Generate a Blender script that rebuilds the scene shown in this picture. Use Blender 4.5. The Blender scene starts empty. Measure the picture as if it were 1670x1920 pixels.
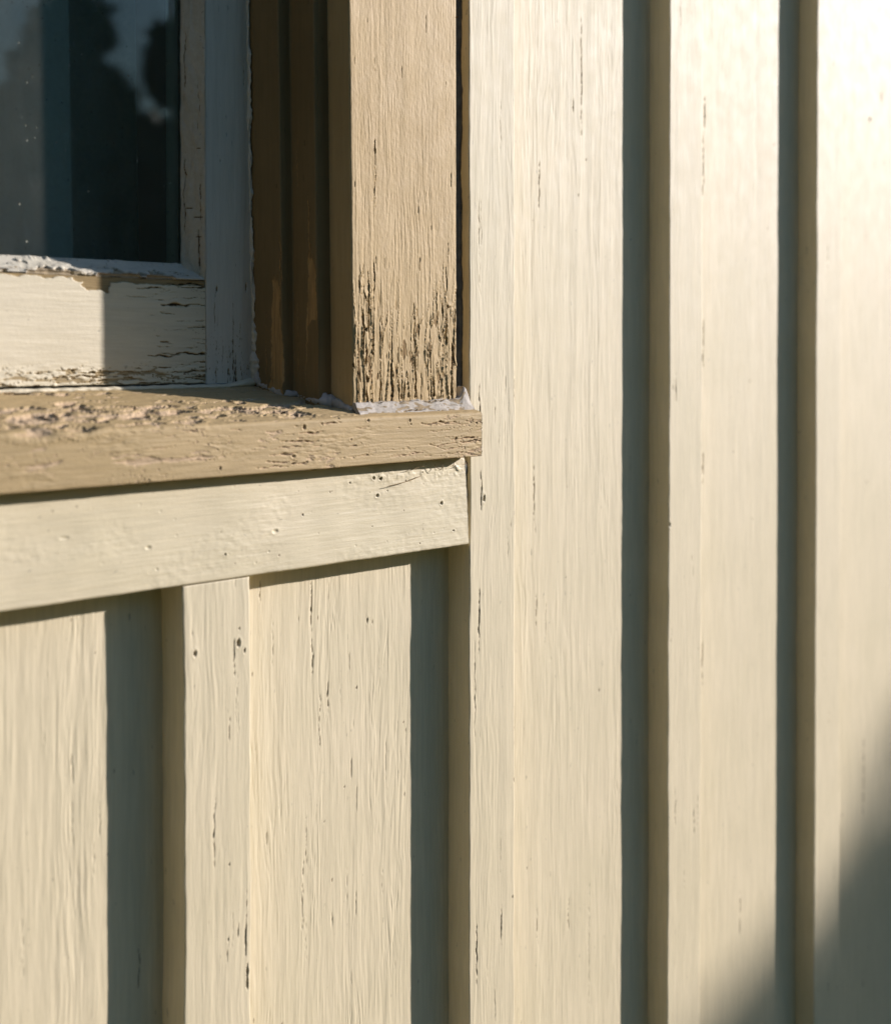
import bpy, math, random
import numpy as np
from mathutils import Vector

# ------------------------------------------------------------------ camera
scene = bpy.context.scene
ZC = 1.5                                   # eye height above the ground
SUN_EL, SUN_AZ = math.radians(14.6), math.radians(65.2)   # azimuth from the wall normal towards +X
SUN = np.array([math.sin(SUN_AZ)*math.cos(SUN_EL), -math.cos(SUN_AZ)*math.cos(SUN_EL), math.sin(SUN_EL)])
cd = bpy.data.cameras.new('camera'); cam = bpy.data.objects.new('camera', cd)
scene.collection.objects.link(cam); scene.camera = cam
cam.location = (-0.5825, -0.6775, ZC)
cam.rotation_euler = (math.radians(89.0), 0, math.radians(-50.0))
cd.sensor_fit = 'HORIZONTAL'; cd.sensor_width = 36.0; cd.lens = 36.0*3000/1670
cd.shift_y = -248/1670
cd.clip_start = .01; cd.clip_end = 2000
cd.dof.use_dof = True; cd.dof.focus_distance = 1.04; cd.dof.aperture_fstop = 7.5
# ------------------------------------------------------------------ sky, sun, exposure
w = bpy.data.worlds.new('World'); scene.world = w; w.use_nodes = True
nt = w.node_tree; bg = nt.nodes['Background']
sky = nt.nodes.new('ShaderNodeTexSky'); sky.sky_type = 'NISHITA'; sky.sun_disc = False; sky.ozone_density = 4.0; sky.dust_density = .4; sky.air_density = 1.2
sky.sun_elevation = SUN_EL; sky.sun_rotation = math.atan2(SUN[0], SUN[1])
nt.links.new(sky.outputs[0], bg.inputs[0]); bg.inputs[1].default_value = 0.10
sd = bpy.data.lights.new('sun', 'SUN'); sd.energy = 5.0; sd.angle = math.radians(.8); sd.color = (1.0, .915, .87)
so = bpy.data.objects.new('sun', sd); scene.collection.objects.link(so)
so.rotation_euler = Vector(SUN).to_track_quat('Z', 'Y').to_euler(); so.location = (4, -3, 5)
scene.view_settings.view_transform = 'Standard'; scene.view_settings.look = 'None'
scene.view_settings.exposure = 0.50; scene.view_settings.gamma = 1
scene.cycles.max_bounces = 8; scene.cycles.diffuse_bounces = 5; scene.cycles.transparent_max_bounces = 12
scene.cycles.caustics_reflective = False; scene.cycles.caustics_refractive = False

# ------------------------------------------------------------------ noise
_r = np.random.RandomState(7)
_perm = np.concatenate([_r.permutation(1024)]*2).astype(np.int32)
_ang = _r.rand(1024)*2*np.pi
_gx, _gy = np.cos(_ang).astype(np.float32), np.sin(_ang).astype(np.float32)
def perlin(x, y, seed=0):
    x = np.asarray(x, np.float32)+seed*37.17; y = np.asarray(y, np.float32)+seed*11.93
    x, y = np.broadcast_arrays(x, y)
    xi = np.floor(x).astype(np.int32); yi = np.floor(y).astype(np.int32)
    xf = x-xi; yf = y-yi
    def g(ix, iy, fx, fy):
        k = _perm[(_perm[ix & 1023]+iy) & 1023]
        return _gx[k]*fx+_gy[k]*fy
    u = xf*xf*xf*(xf*(xf*6-15)+10); v = yf*yf*yf*(yf*(yf*6-15)+10)
    a = g(xi, yi, xf, yf); b = g(xi+1, yi, xf-1, yf)
    c = g(xi, yi+1, xf, yf-1); d = g(xi+1, yi+1, xf-1, yf-1)
    return ((a+u*(b-a))+v*((c+u*(d-c))-(a+u*(b-a))))*1.5
def fbm(x, y, seed=0, o=4):
    s = 0; a = 1
    for i in range(o):
        s = s+a*perlin(x*2**i, y*2**i, seed+i*5+1); a *= .5
    return s
def sst(a, b, x):
    t = np.clip((x-a)/(b-a), 0, 1); return t*t*(3-2*t)

# ------------------------------------------------------------------ materials
def newmat(name):
    m = bpy.data.materials.new(name); m.use_nodes = True
    return m, m.node_tree.nodes, m.node_tree.links, m.node_tree.nodes['Principled BSDF']
def noise(N, L, vec, scale, det=3, rough=.55):
    n = N.new('ShaderNodeTexNoise'); n.inputs['Scale'].default_value = scale
    n.inputs['Detail'].default_value = det; n.inputs['Roughness'].default_value = rough
    L.new(vec, n.inputs['Vector']); return n.outputs['Fac']
def mapv(N, L, sc, src=None):
    t = N.new('ShaderNodeTexCoord'); mp = N.new('ShaderNodeMapping')
    mp.inputs['Scale'].default_value = sc; L.new(src or t.outputs['Object'], mp.inputs['Vector'])
    return mp.outputs[0]
def mixc(N, L, f, a, b):
    m = N.new('ShaderNodeMix'); m.data_type = 'RGBA'
    for sock, v in ((m.inputs[0], f), (m.inputs[6], a), (m.inputs[7], b)):
        if isinstance(v, (float, int)): sock.default_value = v
        elif isinstance(v, tuple): sock.default_value = (*v, 1)
        else: L.new(v, sock)
    return m.outputs[2]
def mrange(N, L, v, a, b, c, d):
    m = N.new('ShaderNodeMapRange'); L.new(v, m.inputs[0])
    for i, x in enumerate((a, b, c, d)): m.inputs[i+1].default_value = x
    return m.outputs[0]
def paint(name, col, col2, wood, dark, grain='Z', rough=.42, bump=1.0, spec=.5, streak=.5, fine=1.0, glare_tint=None):
    """painted timber: 'wear' 0 = paint, ~.5 = bare wood / primer, 1 = dirty crack, on the tan casing also painted shade"""
    m, N, L, P = newmat(name)
    g = (1, 1, .06) if grain == 'Z' else (.06, 1, 1)
    v = mapv(N, L, g); v0 = mapv(N, L, (1, 1, 1))
    blot = mrange(N, L, noise(N, L, v0, 14, 4, .6), .3, .7, 0, 1)
    st = mrange(N, L, noise(N, L, v, 420, 3, .6), .35, .75, 0, streak)
    c = mixc(N, L, blot, col, col2)
    dirtc = tuple(x*.80 for x in col2)
    c = mixc(N, L, st, c, dirtc)
    sp = mrange(N, L, noise(N, L, mapv(N, L, (1, 1, .35) if grain == 'Z' else (.35, 1, 1)), 330, 2, .5), .71, .76, 0, .55)
    c = mixc(N, L, sp, c, tuple(x*.45 for x in col2))
    at = N.new('ShaderNodeAttribute'); at.attribute_name = 'wear'
    wv = noise(N, L, v, 700, 3, .7)
    wc = mixc(N, L, mrange(N, L, wv, .3, .7, 0, 1), wood, tuple(x*.55 for x in wood))
    c = mixc(N, L, mrange(N, L, at.outputs['Fac'], .08, .35, 0, 1), c, wc)
    c = mixc(N, L, mrange(N, L, at.outputs['Fac'], .6, .95, 0, 1), c, dark)
    L.new(c, P.inputs['Base Color'])
    r = N.new('ShaderNodeMath'); r.operation = 'ADD'
    L.new(mrange(N, L, noise(N, L, v0, 60, 3, .6), .3, .7, rough-.03, rough+.04), r.inputs[0])
    L.new(mrange(N, L, at.outputs['Fac'], .05, .3, 0, .45), r.inputs[1]); L.new(r.outputs[0], P.inputs['Roughness'])
    P.inputs['Specular IOR Level'].default_value = spec
    if glare_tint: P.inputs['Specular Tint'].default_value = (*glare_tint, 1)  # bluish tint puts cool sky glare into the paint's highlight
    b1 = N.new('ShaderNodeBump'); b1.inputs['Strength'].default_value = .75*bump; b1.inputs['Distance'].default_value = .00035
    L.new(noise(N, L, v, 520, 4, .65), b1.inputs['Height'])
    b2 = N.new('ShaderNodeBump'); b2.inputs['Strength'].default_value = .35*bump*fine; b2.inputs['Distance'].default_value = .0003
    L.new(noise(N, L, v0, 380, 3, .6), b2.inputs['Height']); L.new(b1.outputs[0], b2.inputs['Normal'])
    L.new(b2.outputs[0], P.inputs['Normal'])
    return m
CREAM, CREAM2 = (.765, .662, .465), (.70, .61, .415)
M_cream = paint('cream_paint_upright', CREAM, CREAM2, (.52, .42, .28), (.25, .19, .115), 'Z', .60, .9, .27, .5, .25, (.42, .66, 1.0))
M_creamx = paint('cream_paint_level', CREAM, CREAM2, (.50, .41, .28), (.13, .095, .055), 'X', .56, 1.0, .3, .5, .6, (.6, .8, 1.0))
M_tan = paint('tan_paint_upright', (.535, .395, .205), (.475, .34, .165), (.38, .26, .135), (.13, .085, .042), 'Z', .6, 1.1, .22)  # crack brown chosen to read as shade between lifted flakes
M_sill = paint('tan_paint_level', (.54, .40, .215), (.44, .325, .165), (.70, .525, .345), (.08, .05, .027), 'X', .65, 1.3, .25, .7)
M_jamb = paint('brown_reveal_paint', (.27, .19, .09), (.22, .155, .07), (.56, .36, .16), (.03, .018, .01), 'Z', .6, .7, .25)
M_sash = paint('off_white_sash_paint_upright', (.68, .65, .57), (.62, .59, .50), (.42, .33, .2), (.02, .016, .01), 'Z', .55, 1.0, .3)
M_sashx = paint('off_white_sash_paint_level', (.74, .67, .51), (.68, .61, .45), (.42, .31, .16), (.025, .018, .01), 'X', .55, 1.0, .3)
M_putty = paint('old_putty', (.66, .63, .54), (.56, .52, .42), (.40, .30, .18), (.02, .016, .01), 'X', .6, 1.2, .3)

def simple(name, col, rough=.8, col2=None, scale=5, bump=0):
    m, N, L, P = newmat(name)
    v = mapv(N, L, (1, 1, 1)); f = noise(N, L, v, scale, 4, .6)
    c = mixc(N, L, mrange(N, L, f, .3, .7, 0, 1), col, col2 or tuple(x*.75 for x in col))
    L.new(c, P.inputs['Base Color']); P.inputs['Roughness'].default_value = rough
    P.inputs['Specular IOR Level'].default_value = .3
    if bump:
        b = N.new('ShaderNodeBump'); b.inputs['Distance'].default_value = bump
        L.new(f, b.inputs['Height']); L.new(b.outputs[0], P.inputs['Normal'])
    return m
M_caulk = simple('grey_white_caulk', (.58, .55, .535), .7, (.42, .39, .35), 130, .0005)
M_caulkp = paint('caulk_smear', (.50, .465, .435), (.38, .34, .28), (.40, .31, .2), (.05, .035, .02), 'X', .7, .5, .3, .5)
M_caulk_dark = simple('dark_gap_caulk', (.13, .14, .14), .6, (.06, .06, .055), 120, .0006)
M_leaf = simple('leaf', (.06, .11, .03), .5, (.035, .07, .02), 3)
M_bark = simple('bark', (.11, .08, .055), .9, (.06, .045, .03), 14, .01)
M_ground = simple('dry_grass_ground', (.06, .075, .03), .95, (.04, .055, .02), 2, .02)
M_room = simple('interior_plaster', (.30, .27, .22), .9, (.24, .22, .18), 2)
M_stem = simple('dry_stem', (.35, .23, .10), .7, (.22, .14, .06), 300)
M_nail = simple('rusty_nail', (.05, .04, .035), .5, (.09, .05, .03), 500)
M_edge = simple('green_glass_edge', (.06, .16, .13), .2, (.03, .09, .08), 200)
M_curt = simple('grey_curtain_cloth', (.74, .78, .80), .9, (.66, .70, .72), 300, .0002)
M_curt2 = simple('dark_curtain_cloth', (.55, .60, .60), .9, (.46, .52, .52), 300, .0002)

def glass_mat():
    m, N, L, P = newmat('dusty_window_glass'); N.remove(P)
    out = [n for n in N if n.type == 'OUTPUT_MATERIAL'][0]
    v = mapv(N, L, (1, 1, 1))
    tr = N.new('ShaderNodeBsdfTransparent'); tr.inputs[0].default_value = (.80, .88, .86, 1)
    gl = N.new('ShaderNodeBsdfGlossy'); gl.inputs['Roughness'].default_value = .004
    bp = N.new('ShaderNodeBump'); bp.inputs['Distance'].default_value = .002; bp.inputs['Strength'].default_value = .12
    L.new(noise(N, L, v, 9, 1, .4), bp.inputs['Height']); L.new(bp.outputs[0], gl.inputs['Normal'])
    fr = N.new('ShaderNodeFresnel'); fr.inputs[0].default_value = 1.38; L.new(bp.outputs[0], fr.inputs['Normal'])
    m1 = N.new('ShaderNodeMixShader'); L.new(fr.outputs[0], m1.inputs[0]); L.new(tr.outputs[0], m1.inputs[1]); L.new(gl.outputs[0], m1.inputs[2])
    df = N.new('ShaderNodeBsdfDiffuse'); df.inputs[0].default_value = (.55, .55, .46, 1)
    d0 = mrange(N, L, noise(N, L, v, 24, 5, .7), .3, .75, .036, .08)
    vo = N.new('ShaderNodeTexVoronoi'); vo.inputs['Scale'].default_value = 170; L.new(v, vo.inputs['Vector'])
    spk = mrange(N, L, vo.outputs['Distance'], .07, .16, .42, 0)
    gate = mrange(N, L, noise(N, L, v, 60, 2, .5), .50, .58, 0, 1)
    mu = N.new('ShaderNodeMath'); mu.operation = 'MULTIPLY'; L.new(spk, mu.inputs[0]); L.new(gate, mu.inputs[1])
    ad = N.new('ShaderNodeMath'); ad.operation = 'ADD'; L.new(mu.outputs[0], ad.inputs[0]); L.new(d0, ad.inputs[1])
    m2 = N.new('ShaderNodeMixShader'); L.new(ad.outputs[0], m2.inputs[0]); L.new(m1.outputs[0], m2.inputs[1]); L.new(df.outputs[0], m2.inputs[2])
    L.new(m2.outputs[0], out.inputs['Surface'])
    return m
M_glass = glass_mat()

# ------------------------------------------------------------------ object helpers
def link(o, parent=None):
    scene.collection.objects.link(o)
    if parent: o.parent = parent
    return o
def tag(o, label=None, cat=None, group=None, kind=None):
    for k, v in (('label', label), ('category', cat), ('group', group), ('kind', kind)):
        if v: o[k] = v
    return o
def empty(name, loc, label, cat, group=None):
    o = bpy.data.objects.new(name, None); o.empty_display_size = .1; link(o); o.location = loc
    return tag(o, label, cat, group)
def mesh_np(name, V, F, mat, parent=None, wear=None, smooth=True):
    me = bpy.data.meshes.new(name); V = np.asarray(V, np.float32); n = F.shape[1]; q = parent
    while q is not None: V = V-np.array(q.location, np.float32); q = q.parent
    me.vertices.add(len(V)); me.vertices.foreach_set('co', V.ravel())
    me.loops.add(F.size); me.loops.foreach_set('vertex_index', F.astype(np.int32).ravel())
    me.polygons.add(len(F)); me.polygons.foreach_set('loop_start', np.arange(0, F.size, n, dtype=np.int32))
    me.polygons.foreach_set('use_smooth', np.full(len(F), smooth))
    me.update(calc_edges=True)
    a = me.attributes.new('wear', 'FLOAT', 'POINT')
    a.data.foreach_set('value', np.zeros(len(V), np.float32) if wear is None else wear.astype(np.float32).ravel())
    me.materials.append(mat)
    return link(bpy.data.objects.new(name, me), parent)
def boxes(name, bl, mat, parent=None, bevel=0):
    V = []; F = []
    for (x0, x1, y0, y1, z0, z1) in bl:
        k = len(V)
        V += [(x, y, z+ZC) for z in (z0, z1) for y in (y0, y1) for x in (x0, x1)]
        F += [[k+i for i in q] for q in ((0, 2, 3, 1), (4, 5, 7, 6), (0, 1, 5, 4), (2, 6, 7, 3), (0, 4, 6, 2), (1, 3, 7, 5))]
    o = mesh_np(name, V, np.array(F), mat, parent, smooth=False)
    if bevel:
        b = o.modifiers.new('bevel', 'BEVEL'); b.width = bevel; b.segments = 2
    return o

def rounded(poly, rad):
    """poly: list of (a, y, corner radius or None) open polyline -> dense corner points"""
    P = [np.array(p[:2], float) for p in poly]; out = [P[0]]
    for i in range(1, len(P)-1):
        r = rad if len(poly[i]) < 3 else poly[i][2]
        d0 = P[i-1]-P[i]; d1 = P[i+1]-P[i]; l0 = np.linalg.norm(d0); l1 = np.linalg.norm(d1)
        r = min(r, l0*.45, l1*.45)
        if r <= 0: out.append(P[i]); continue
        a = P[i]+d0/l0*r; b = P[i]+d1/l1*r
        for t in np.linspace(0, 1, 7): out.append((1-t)**2*a+2*t*(1-t)*P[i]+t*t*b)
    out.append(P[-1]); return out
def resample(pts, ds):
    out = [pts[0]]
    for a, b in zip(pts[:-1], pts[1:]):
        l = np.linalg.norm(b-a)
        if l < 1e-7: continue
        n = max(1, int(round(l/ds)))
        out += [a+(b-a)*t for t in np.linspace(0, 1, n+1)[1:]]
    return np.array(out)
def lengths(a, b, f0, f1, fine, coarse):
    """positions from a to b, spaced 'fine' inside f0..f1 and 'coarse' outside"""
    f0, f1 = max(a, min(b, f0)), max(a, min(b, f1)); L = [a]
    def seg(x0, x1, d):
        if x1-x0 > 1e-6: L.extend(list(np.linspace(x0, x1, max(1, int(round((x1-x0)/d)))+1)[1:]))
    seg(a, f0, coarse); seg(f0, f1, fine); seg(f1, b, coarse)
    return np.array(L)
def plank(name, poly, L, axis, mat, parent, hf=None, ds=.0006, rad=.0014, lean=None):
    """sweep the visible outline 'poly' [(across, y)...] along L, push every point along its normal by hf()"""
    pr = resample(rounded(poly, rad), ds)
    T = np.gradient(pr, axis=0); T /= np.linalg.norm(T, axis=1)[:, None]+1e-12
    Nn = np.stack([T[:, 1], -T[:, 0]], 1)
    S = np.concatenate([[0], np.cumsum(np.linalg.norm(np.diff(pr, axis=0), axis=1))])
    A, Y = pr[:, 0], pr[:, 1]; m, n = len(L), len(pr)
    if hf: h, wear = hf(A[None, :], Y[None, :], L[:, None], S[None, :], Nn)
    else: h = np.zeros((m, n)); wear = np.zeros((m, n))
    # fade displacement at the hidden back edge
    AA = A[None, :]+Nn[None, :, 0]*h; YY = Y[None, :]+Nn[None, :, 1]*h
    if lean is not None: AA = AA+lean(A[None, :], L[:, None])
    LL = np.broadcast_to(L[:, None], AA.shape)
    V = np.stack([AA, YY, LL+ZC], -1) if axis == 'Z' else np.stack([LL, YY, AA+ZC], -1)
    V = V.reshape(-1, 3); i = np.arange(m-1)[:, None]*n+np.arange(n-1)[None, :]
    F = np.stack([i, i+1, i+n+1, i+n], -1).reshape(-1, 4)
    if axis == 'X': F = F[:, ::-1]
    # close the back and both ends with plain faces
    k = len(V); back = max(pr[0, 1], pr[-1, 1])
    e = []
    e.append(np.array([[0, (m-1)*n, (m-1)*n+n-1, n-1]]))
    F = np.concatenate([F]+e)
    o = mesh_np(name, V, F, mat, parent, wear)
    me = o.data
    # end caps as n-gons
    import bmesh
    bm = bmesh.new(); bm.from_mesh(me); bm.verts.ensure_lookup_table()
    for row in (0, m-1):
        try: f = bm.faces.new([bm.verts[row*n+j] for j in range(n)]); f.smooth = False
        except ValueError: pass
    for f in bm.faces:
        if len(f.verts) > 4 or f.calc_area() > .0004: f.smooth = False
    bm.to_mesh(me); bm.free()
    return o

# ---- surface relief -------------------------------------------------------------------
def grain(u, v, seed, amp=1.0, lines=1.0, sc=1.0):
    """raised grain and brush ridges of old painted timber; u across, v along (metres)"""
    wp = fbm(u/.035, v/.18, seed, 3)*.0050+fbm(u/.007, v/.028, seed+3, 2)*.0007
    uu = u+wp
    kr = random.Random(seed); 
    for i in range(3):
        ku, kv = kr.uniform(-.4, .95), kr.uniform(-.5, .35); dd = ((u-ku)/.012)**2+((v-kv)/.045)**2
        uu = uu+(u-ku)*.6*np.exp(-dd)
    mod = sst(-.5, .5, perlin(u/.028, v/.2, seed+9))
    mod2 = sst(-.1, .5, perlin(u/.02, v/.05, seed+19))
    g = perlin(uu/(.0026*sc), v/.048, seed+1); g2 = perlin(uu/(.0013*sc), v/.020, seed+2); g3 = perlin(uu/.011, v/.3, seed+4)
    h = .10*g*(.25+mod)+.05*g2*(.3+mod)+.16*g3
    h = h-lines*.20*np.exp(-(g/.10)**2)*mod*mod2
    h = h+.025*fbm(u/.004, v/.016, seed+6, 2)+.12*perlin(u/.02, v/.09, seed+7)*sst(0, .5, perlin(u/.06, v/.3, seed+8))
    return h*amp*1e-3
def add_cracks(h, wear, A, L, cr):
    A = A.ravel(); L = L.ravel()
    for (a0, l0, l1, w, dep, seed, taper, lip) in cr:
        r = np.where((L >= min(l0, l1)) & (L <= max(l0, l1)))[0]
        c = np.where(np.abs(A-a0) < w*4+.006)[0]
        if len(r) == 0 or len(c) == 0: continue
        l = L[r]; t = (l-l0)/(l1-l0); n1 = fbm(l/.012, 0*l, seed, 3)
        wob = (n1-fbm(np.array([l0/.012]), np.zeros(1), seed, 3))*.0011*min(1, abs(l1-l0)/.03)
        tp = np.sin(np.pi*t)**.7 if taper == 0 else (1-t)**.6
        ww = w*tp*(.55+.9*np.clip(.5+fbm(l/.004, 0*l, seed+40, 2), 0, 1.2))+1e-5
        d = (A[c][None, :]-(a0+wob)[:, None])/ww[:, None]
        core = sst(1.15, .55, np.abs(d))
        lp = np.exp(-((np.abs(d)-1.5)/.7)**2)*tp[:, None]
        lp = lp*np.where(d < 0, .25, 1.0)          # one edge curls up more
        ix = np.ix_(r, c)
        h[ix] = h[ix]-dep*core+lip*lp*(1-core)
        wear[ix] = np.maximum(wear[ix], sst(.95, .35, np.abs(d))*np.clip(ww/.0005, .3, 1)[:, None]*(1 if dep > .00045 else .35))
    return h, wear
def add_pits(h, wear, A, L, pits):
    A = A.ravel(); L = L.ravel()
    for (a0, l0, ra, rl, dep, wv) in pits:
        r = np.where(np.abs(L-l0) < rl*2.4)[0]; c = np.where(np.abs(A-a0) < ra*2.4)[0]
        if len(r) == 0 or len(c) == 0: continue
        d = np.sqrt(((A[c][None, :]-a0)/ra)**2+((L[r][:, None]-l0)/rl)**2)
        d = d*(1+.25*perlin(A[c][None, :]/.0012, L[r][:, None]/.0012, 3))
        ix = np.ix_(r, c)
        h[ix] = h[ix]-dep*sst(1.2, .3, d)+dep*.18*np.exp(-((d-1.5)/.4)**2)
        wear[ix] = np.maximum(wear[ix], wv*sst(1.0, .4, d))
    return h, wear
def network(h, wear, u, v, gate, seed, su=.0022, sv=.03, thr=.07, dep=.0010, lip=.0005):
    """long branching splits along the grain; one lip of each curls up"""
    wp = fbm(u/.012, v/.05, seed+1, 2)*.0016+fbm(u/.002, v/.004, seed+2, 2)*.00022
    f = perlin((u+wp)/su, v/sv, seed+3)+.35*perlin((u+wp)/(su*.45), v/(sv*.45), seed+4)
    t = thr*gate*(.55+.6*np.clip(.5+perlin(u/.004, v/.009, seed+5), 0, 1.3))
    a = np.abs(f)/(t+1e-4); on = sst(.08, .3, gate)
    k = sst(1.15, .45, a)*on
    h = h-dep*k*(.4+.6*gate)+lip*np.exp(-((f-t*1.6)/.10)**2)*on*gate*(1-k)
    return h, np.maximum(wear, k*(.45+.55*sst(.35, .8, gate)))
def terraces(h, wear, u, v, zone, seed, su=.0055, sv=.034, t=.0009):
    """paint flaked off in ragged steps along the grain: bare wood, primer, paint"""
    f = fbm(u/su+.5*fbm(u/.01, v/.02, seed+8, 2), v/sv, seed, 3)+.10*fbm(u/.0014, v/.006, seed+9, 2)
    f = f+(1-zone)*1.2
    t1 = sst(-.16, -.12, f); t2 = sst(.10, .135, f)
    h = h-t*(1-t1)-t*(1-t2)+t*.5*np.exp(-((f-.19)/.05)**2)*zone+t*.35*np.exp(-((f+.08)/.04)**2)*zone
    edge = np.exp(-((f-.105)/.022)**2)*sst(-.1, .2, perlin(u/.006, v/.012, seed+3))+np.exp(-((f+.145)/.025)**2)*sst(-.2, .1, perlin(u/.006, v/.012, seed+4))  # dark line along flake edges stands in for shade beneath them
    w_ = np.maximum(.45*(1-t2), .62*(1-t1)); w_ = np.maximum(w_, .95*sst(.35, .8, edge))
    return h, np.maximum(wear, w_*sst(.0, .1, zone))
def frontal(A, Nn):                       # keep marks on the front face only
    return np.where(Nn[:, 1] < -.6, A.ravel(), 1e6)
def peel(h, wear, mask, thick=.00035, wv=.5):
    """mask 0..1: paint film gone, with a slightly lifted rim"""
    rim = np.exp(-((mask-.25)/.2)**2)*(mask > .01)
    return h-thick*mask+thick*.5*rim, np.maximum(wear, wv*sst(.3, .7, mask))

rng = random.Random(11)
def inv(px, py, y=0.0):
    """photo measurement -> point on a plane y = const of the wall (x, z)"""
    s, c = math.sin(math.radians(50)), math.cos(math.radians(50)); k = (px-835)/3000
    yr = y+.6775; xr = yr*(s+k*c)/(c-k*s); d = xr*s+yr*c
    return xr-.5825, (660-py)*d/3000

# ------------------------------------------------------------------ the wall: boards and battens
wall = empty('board_and_batten_wall', (0, 0, 0), 'cream painted board and batten house wall, upright boards with narrow battens casting shadows', 'wall')
D = .0185; P = .25; BW = .05
Z0, Z1 = -1.30, 1.75                     # wall foot and head relative to the eye
ZAP = -.1292                             # underside of the apron
def board_hf(seed, amp=1.0, lines=1.0, cr=(), pits=(), sc=1.0):
    def f(A, Y, L, S, Nn):
        u = A+0*L; v = L+0*A
        h = grain(u, v, seed, amp, lines, sc)
        wear = np.zeros_like(h); A = frontal(A, Nn)
        h, wear = add_cracks(h, wear, A, L, cr)
        return add_pits(h, wear, A, L, pits)
    return f
def rand_ticks(a0, a1, l0, l1, n, seed, wmax=.0004, lmax=.035):
    r = random.Random(seed); o = []
    for i in range(n):
        a = r.uniform(a0, a1); l = r.uniform(l0, l1); ln = r.uniform(.003, lmax)
        o.append((a, l, l+ln, r.uniform(.00015, wmax), r.uniform(.0002, .0005), r.randint(0, 999), 0, r.uniform(.00005, .00018)))
    return o
def rand_pits(a0, a1, l0, l1, n, seed):
    r = random.Random(seed)
    return [(r.uniform(a0, a1), r.uniform(l0, l1), r.uniform(.0003, .0007), r.uniform(.0005, .0018), r.uniform(.0002, .0005), r.choice([.2, .9, .9])) for i in range(n)]
VIS = {-1: (-.36, -.1), 0: (-.44, -.1), 1: (-.53, .26), 2: (-.6, .31), 3: (-.68, .36), 4: (-.75, .4)}
def at_(px, py, y=0.0): return inv(px, py, y)
def vcrack(px, py0, py1, w, dep, seed, y=0.0, taper=0, lip=.00015):
    """upright crack measured from py0 (top) to py1 (bottom)"""
    a, zt = at_(px, py0, y); _, zb = at_(px, py1, y)
    return (a, zb, zt, w*(.62 if y == D else .8), dep, seed, taper, lip)
def pit(px, py, ra, rl, dep, wv=.9, y=0.0):
    a, z = at_(px, py, y); return (a, z, ra, rl, dep, wv)
board_cr = {0: [vcrack(583, 1080, 1190, .0006, .0006, 1, D), vcrack(585, 1195, 1270, .0005, .0006, 2, D), vcrack(598, 1300, 1420, .0005, .0005, 3, D),
                vcrack(510, 1165, 1255, .0004, .0004, 4, D), vcrack(572, 1510, 1640, .0004, .0005, 5, D), vcrack(655, 1215, 1270, .0004, .0004, 6, D),
                vcrack(566, 1600, 1760, .0003, .0005, 8, D), vcrack(487, 1085, 1130, .0007, .0005, 9, D, 0, .0004)],
            1: [vcrack(1005, 1110, 1180, .0006, .0005, 11, D), vcrack(1022, 1120, 1220, .0005, .0004, 12, D), vcrack(1010, 300, 400, .0007, .0005, 14, D),
                vcrack(1088, 30, 260, .0007, .0005, 15, D), vcrack(1000, 860, 980, .0006, .0005, 16, D), vcrack(1105, 1650, 1900, .0006, .0004, 17, D),
                vcrack(1009, 1700, 1780, .0005, .0005, 18, D), vcrack(1073, 185, 215, .0008, .0006, 19, D)],
            2: [vcrack(1319, 178, 240, .0014, .0009, 21, D), vcrack(1316, 240, 370, .0008, .0006, 22, D), vcrack(1318, 600, 690, .0009, .0007, 23, D),
                vcrack(1317, 840, 910, .0009, .0006, 24, D), vcrack(1318, 1195, 1290, .0008, .0006, 25, D), vcrack(1390, 1680, 1780, .0008, .0005, 26, D)],
            3: [vcrack(1622, 1360, 1560, .0009, .0005, 31, D)], -1: []}
board_pit = {0: [pit(688, 1165, .0007, .0022, .0006, .9, D), pit(697, 1168, .0004, .002, .0005, .9, D), pit(668, 1292, .0007, .001, .0006, .9, D),
                 pit(645, 1480, .0006, .0008, .0006, .9, D), pit(607, 1545, .0005, .0005, .0005, .9, D), pit(586, 1232, .0006, .001, .0006, .9, D), pit(725, 1483, .0006, .0006, .0005, .9, D)],
             1: [pit(1095, 940, .0006, .0006, .0005, .9, D), pit(1098, 300, .0006, .001, .0005, .9, D)],
             2: [pit(1413, 1440, .001, .001, .0007, .9, D), pit(1411, 975, .001, .0015, .0007, .3, D)],
             3: [pit(1628, 225, .0018, .002, .0012, .9, D), pit(1625, 905, .0013, .0016, .0008, .9, D), pit(1570, 60, .0013, .0016, .0008, .7, D), pit(1570, 560, .0012, .0022, .0008, .7, D),
                 pit(1566, 860, .0012, .003, .0008, .9, D)], -1: []}
ZWT = 1.17                                # above the head casing the boards run on
for t in range(-6, 12):
    a0 = P*t+.006; a1 = P*(t+1)+BW-.006
    fine = t in VIS
    under = -4 <= t <= 0                  # these stop below the sill (window opening above)
    f0, f1 = VIS.get(t, (0, 0))
    ds = {-1: .0006, 0: .0006, 1: .0007, 2: .0009, 3: .0012}.get(t, .008 if t > 4 or t < -1 else .003)
    amp = {-1: 1.4, 0: 1.15, 1: 1.0, 2: .55, 3: .5}.get(t, .6)
    tf = board_hf(20+t*7, amp, {0: 1.2, -1: .7, 1: .7}.get(t, .5), board_cr.get(t, [])+(rand_ticks(P*t+.05, P*t+.25, f0, f1, {-1: 14, 0: 34, 1: 12}.get(t, 4), 50+t) if fine else []),
                  board_pit.get(t, [])+(rand_pits(P*t+.055, P*t+.24, f0, f1, 10, 90+t) if fine else []), 1.0 if t < 1 else 1.25)
    zt = -.072 if under else Z1
    poly = [(a0, D+.018), (a0, D), (a1, D), (a1, D+.018)]
    plank('siding_board', poly, lengths(Z0, zt, f0, f1, .001 if t < 2 else .0014, .03), 'Z', M_cream, wall, tf, ds, .0008)
    if under:
        plank('siding_board', poly, lengths(ZWT+.11, Z1, 0, 0, .03, .03), 'Z', M_cream, wall, tf, .008, .0008)
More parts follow.
